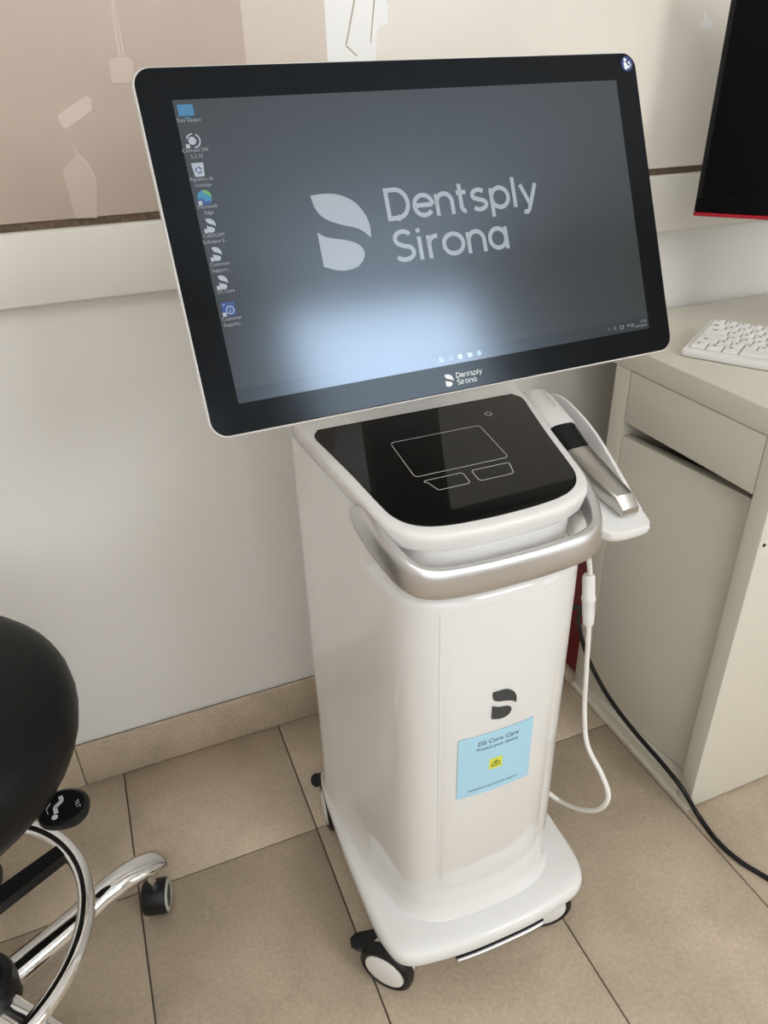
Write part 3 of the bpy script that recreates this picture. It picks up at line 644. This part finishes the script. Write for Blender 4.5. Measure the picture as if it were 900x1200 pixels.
for ws, y0 in rows:
    tot = sum(ws); sc = (KW-.0185)/(tot*pit); x_ = .0092
    for wd in ws:
        w_ = wd*pit*sc; hgt = .0175 if y0 < .10 else .0155
        key = round(w_, 5), hgt
        a, b, i_ = w_-.0016, hgt, .0026
        P = [[(.0008, 0, .0145), (a, 0, .0145), (a, b, .0145), (.0008, b, .0145)], [(.0008+i_*.5, .0012, .0195), (a-i_*.5, .0012, .0195), (a-i_*.5, b-.001, .0205), (.0008+i_*.5, b-.001, .0205)], [(.0008+i_, .0022, .0203), (a-i_, .0022, .0203), (a-i_, b-.002, .0212), (.0008+i_, b-.002, .0212)]]
        kk = loft('key', [[(x_+q[0], y0+q[1], q[2]) for q in r_] for r_ in P], M_KEY, kb, smooth=False, T=KT)
        if wd < 2: b6('key_mark', x_+a*.35, x_+a*.55, y0+b*.45, y0+b*.68, .0203, .02145, M_KEYMARK, kk, T=KT)
        x_ += w_
# ================================================================== SECOND MONITOR on the desk
m0 = Vector((.914, .978, .92)); me1 = Vector((.595, -.804, 0)).normalized(); mup = (Vector((0, 0, 1))+Vector((me1.y, -me1.x, 0))*-.03).normalized(); mnn = me1.cross(mup)
pc = thing('desk_monitor', 'black desktop monitor with a red lower edge behind the white keyboard', 'monitor', tuple(Vector((1.09, .78, .74))))
if mnn.dot(CAM-m0) < 0: mnn = -mnn
T2 = frame(m0, me1, mup, mnn)
b6('monitor_shell', 0, .54, .006, .325, -.030, -.001, M_BPLAST, pc, .003, T=T2)
b6('monitor_screen', .008, .532, .028, .317, -.0009, .0004, M_BLK, pc, T=T2)
b6('monitor_chin', .002, .538, .007, .0265, -.0009, .0008, M_BLK, pc, T=T2)
b6('red_edge', 0, .54, .0, .0058, -.024, .0, M_EDGE, pc, .0015, T=T2, label='red lower edge')
sb = T2 @ Vector((.27, .10, -.05))
b6('stand_column', -.03, .03, -.012, .012, .7415, sb.z+.03, M_BPLAST, pc, .003, T=Matrix.Translation((sb.x, sb.y, 0)))
b6('stand_bracket', .24, .30, .07, .13, -.058, -.0305, M_BPLAST, pc, .002, T=T2)
lathe('stand_foot', [(0, .7402), (.105, .7402), (.105, .746), (.10, .749), (0, .750)], M_BPLAST, pc, 36, Matrix.Translation((sb.x, sb.y, 0)))
# ================================================================== BLACK CABLE
cc = [Vector((.42, .862, .26)), Vector((.50, .895, .27)), atx(672, 712, .66), atx(677, 726, .70), atx(682, 750, .735), atx(692, 778, .757), atx(712, 815, .765), atx(740, 853, .767), atx(778, 897, .769), atx(800, 925, .773), atz(818, 955, .007), atz(840, 985, .005), atz(868, 1010, .005), atz(905, 1033, .005), atz(980, 1085, .005), Vector((1.05, .28, .005)), Vector((1.45, .16, .005)), Vector((2.1, .30, .005)), Vector((2.9, .75, .005)), Vector((3.4, 1.06, .005))]
cbl = tube('power_cable', cc, .0043, M_RUBBER, None, 10, 8)
cbl['label'] = 'black power cable running from behind the cart along the cabinet onto the floor'; cbl['category'] = 'cable'
# ================================================================== STOOL
SC = Vector((-.318, .690, 0))
stl = thing('rolling_stool', 'black leather rolling stool with chrome foot ring and chrome star base', 'stool', tuple(SC))
# seat
sc = Vector((-.335, .748)); rg = []
def seat_ring(z, k, tilt=.0):
    out = []
    for i in range(48):
        a = 2*math.pi*i/48; c, s = math.cos(a), math.sin(a)
        ex = .97
        x = sc.x+.226*k*math.copysign(abs(c)**ex, c); y_ = sc.y+.206*k*math.copysign(abs(s)**ex, s)
        out.append((x, y_, z+tilt*(y_-sc.y)))
    return out
for z, k in ((.452, .55), (.448, .80), (.452, .90), (.462, .955), (.478, .985), (.495, 1.0), (.512, .995), (.526, .975), (.538, .935), (.546, .87), (.551, .77), (.5530, .6), (.5536, .4), (.5540, .2), (.5541, .03)):
    rg.append(seat_ring(z, k, .05))
loft('seat', rg, M_LEATHER, stl, angle=80)
rg = [[(p[0], p[1], p[2]) for p in seat_ring(z, k, .05)] for z, k in ((.440, .5), (.440, .82), (.4475, .86))]
loft('seat_pan', rg, M_BPLAST, stl)
# lever paddle
lv = [(-.026, -.004), (-.022, .016), (-.008, .026), (.012, .025), (.027, .014), (.031, -.006), (.022, -.022), (.002, -.027), (-.018, -.022)]
lv = [(p.x, p.y) for p in crom([(a, b, 0) for a, b in lv], 5, True)]
if sum(lv[i-1][0]*lv[i][1]-lv[i][0]*lv[i-1][1] for i in range(len(lv))) < 0: lv = lv[::-1]
lc_ = atz(72, 944, .405)
TL = Matrix.Translation(lc_) @ Matrix.Rotation(R(-18), 4, 'Z')
pdl = loft('tilt_lever', [[(a, b, z) for a, b in offset(lv, d)] for d, z in ((-.006, -.012), (-.001, -.010), (0, -.006), (-.001, -.002), (-.005, 0))], M_BPLAST, stl, T=TL, label='black tilt lever paddle')
tube('lever_rod', [TL @ Vector((-.015, 0, -.006)), TL @ Vector((-.07, .004, .0)), (SC.x+.05, SC.y+.02, .425)], .006, M_BPLAST, stl, 10, 4)
TI = TL @ Matrix.Translation((-.006, 0, .0004)) @ Matrix.Rotation(R(-38), 4, 'Z')
plate('tilt_pictogram', circ(.0125, -.0105, .0035, n=12), 0, .0003, M_PALE, pdl, TI)
strokes('tilt_pictogram', [([(.0095, -.0065), (.0005, -.0020)], False), ([(.0010, -.0022), (-.0005, .0085)], False), ([(-.0005, .0080), (-.0075, .0110)], False)], .0048, 0, M_PALE, pdl, TI, .0003)
strokes('tilt_pictogram', [([(-.0085, -.0015), (-.0050, -.0095), (.0030, -.0125)], False)], .0008, 0, M_PALE, pdl, TI, .0003)
text('tilt_text', 'TILT', .0062, 0, 0, .0006, M_PALE, pdl, TL @ Matrix.Translation((.0135, .0050, 0)) @ Matrix.Rotation(R(-60), 4, 'Z'), 'LEFT')
# column
lathe('column', [(0, .10), (.026, .10), (.026, .26), (.0255, .262), (.014, .264), (.014, .42), (.03, .425), (.03, .438), (0, .438)], M_BPLAST, stl, 28, Matrix.Translation((SC.x, SC.y, 0)))
# foot ring and its spokes
rcx, rcy, rz, rr_ = -.322, .660, .262, .1665
tube('foot_ring', [(rcx+rr_*math.cos(2*math.pi*k/40), rcy+rr_*math.sin(2*math.pi*k/40), rz) for k in range(40)], .0105, M_CHROME, stl, 16, 3, True)
for a in (28, 148, 268):
    d = Vector((math.cos(R(a)), math.sin(R(a)), 0)); q = Vector((-d.y, d.x, 0)); c0 = Vector((SC.x, SC.y, .235)); c1 = Vector((rcx, rcy, rz))+d*(rr_-.004)
    rg = []
    for t in (0, 1):
        p = c0+(c1-c0)*t+(d*.02 if t == 0 else Vector()); wq = .014-.004*t
        rg.append([p+q*wq+Vector((0, 0, .008)), p-q*wq+Vector((0, 0, .008)), p-q*wq-Vector((0, 0, .008)), p+q*wq-Vector((0, 0, .008))])
    loft('ring_spoke', rg, M_BPLAST, stl, smooth=False)
# star base
lathe('base_hub', [(0, .082), (.040, .082), (.046, .088), (.047, .112), (.043, .130), (.034, .138), (0, .139)], M_BPLAST, stl, 32, Matrix.Translation((SC.x, SC.y, 0)))
for k in range(5):
    a = R(25.5+72*k); d = Vector((math.cos(a), math.sin(a), 0)); q = Vector((-d.y, d.x, 0)); rg = []
    for rr2, hw, zt, zb in ((.034, .0210, .116, .088), (.08, .0205, .118, .090), (.13, .0195, .121, .094), (.175, .0190, .130, .102), (.21, .0195, .130, .104), (.235, .0205, .124, .102), (.255, .0205, .115, .096), (.268, .0190, .107, .092), (.273, .0150, .101, .092)):
        c0 = SC+d*rr2
        sec = [(-hw, zb+.004), (-hw, zb+(zt-zb)*.5), (-hw*.78, zb+(zt-zb)*.85), (-hw*.35, zt), (hw*.35, zt), (hw*.78, zb+(zt-zb)*.85), (hw, zb+(zt-zb)*.5), (hw, zb+.004), (hw*.6, zb), (-hw*.6, zb)]
        rg.append([c0+q*u+Vector((0, 0, v)) for u, v in sec])
    lg = loft('base_leg', rg, M_CHROME, stl, angle=75)
    cpos = SC+d*.247
    # twin wheel caster
    ca = R(-14) if k == 0 else a+R(60)
    n = Vector((math.cos(ca), math.sin(ca), 0)); rw = .0265
    T = frame((cpos.x, cpos.y, rw), (-n.y, n.x, 0), (0, 0, 1), n)
    wh = lathe('stool_caster', [(0, -.021), (.018, -.021), (.0245, -.018), (.0265, -.012), (.0265, .012), (.0250, .0165), (.0215, .018), (0, .018)], M_RUBBER, stl, 32, T)
    lathe('wheel_ring', [(.0168, .0175), (.0170, .0195), (.0200, .0200), (.0232, .0185), (.0240, .0165)], mat('caster_grey', (.42, .41, .36), .45), wh, 32, T)
    lathe('caster_stem', [(0, .094), (.0065, .094), (.0065, .045), (0, .045)][::-1], M_CHROME, wh, 16, Matrix.Translation((cpos.x, cpos.y, 0)))
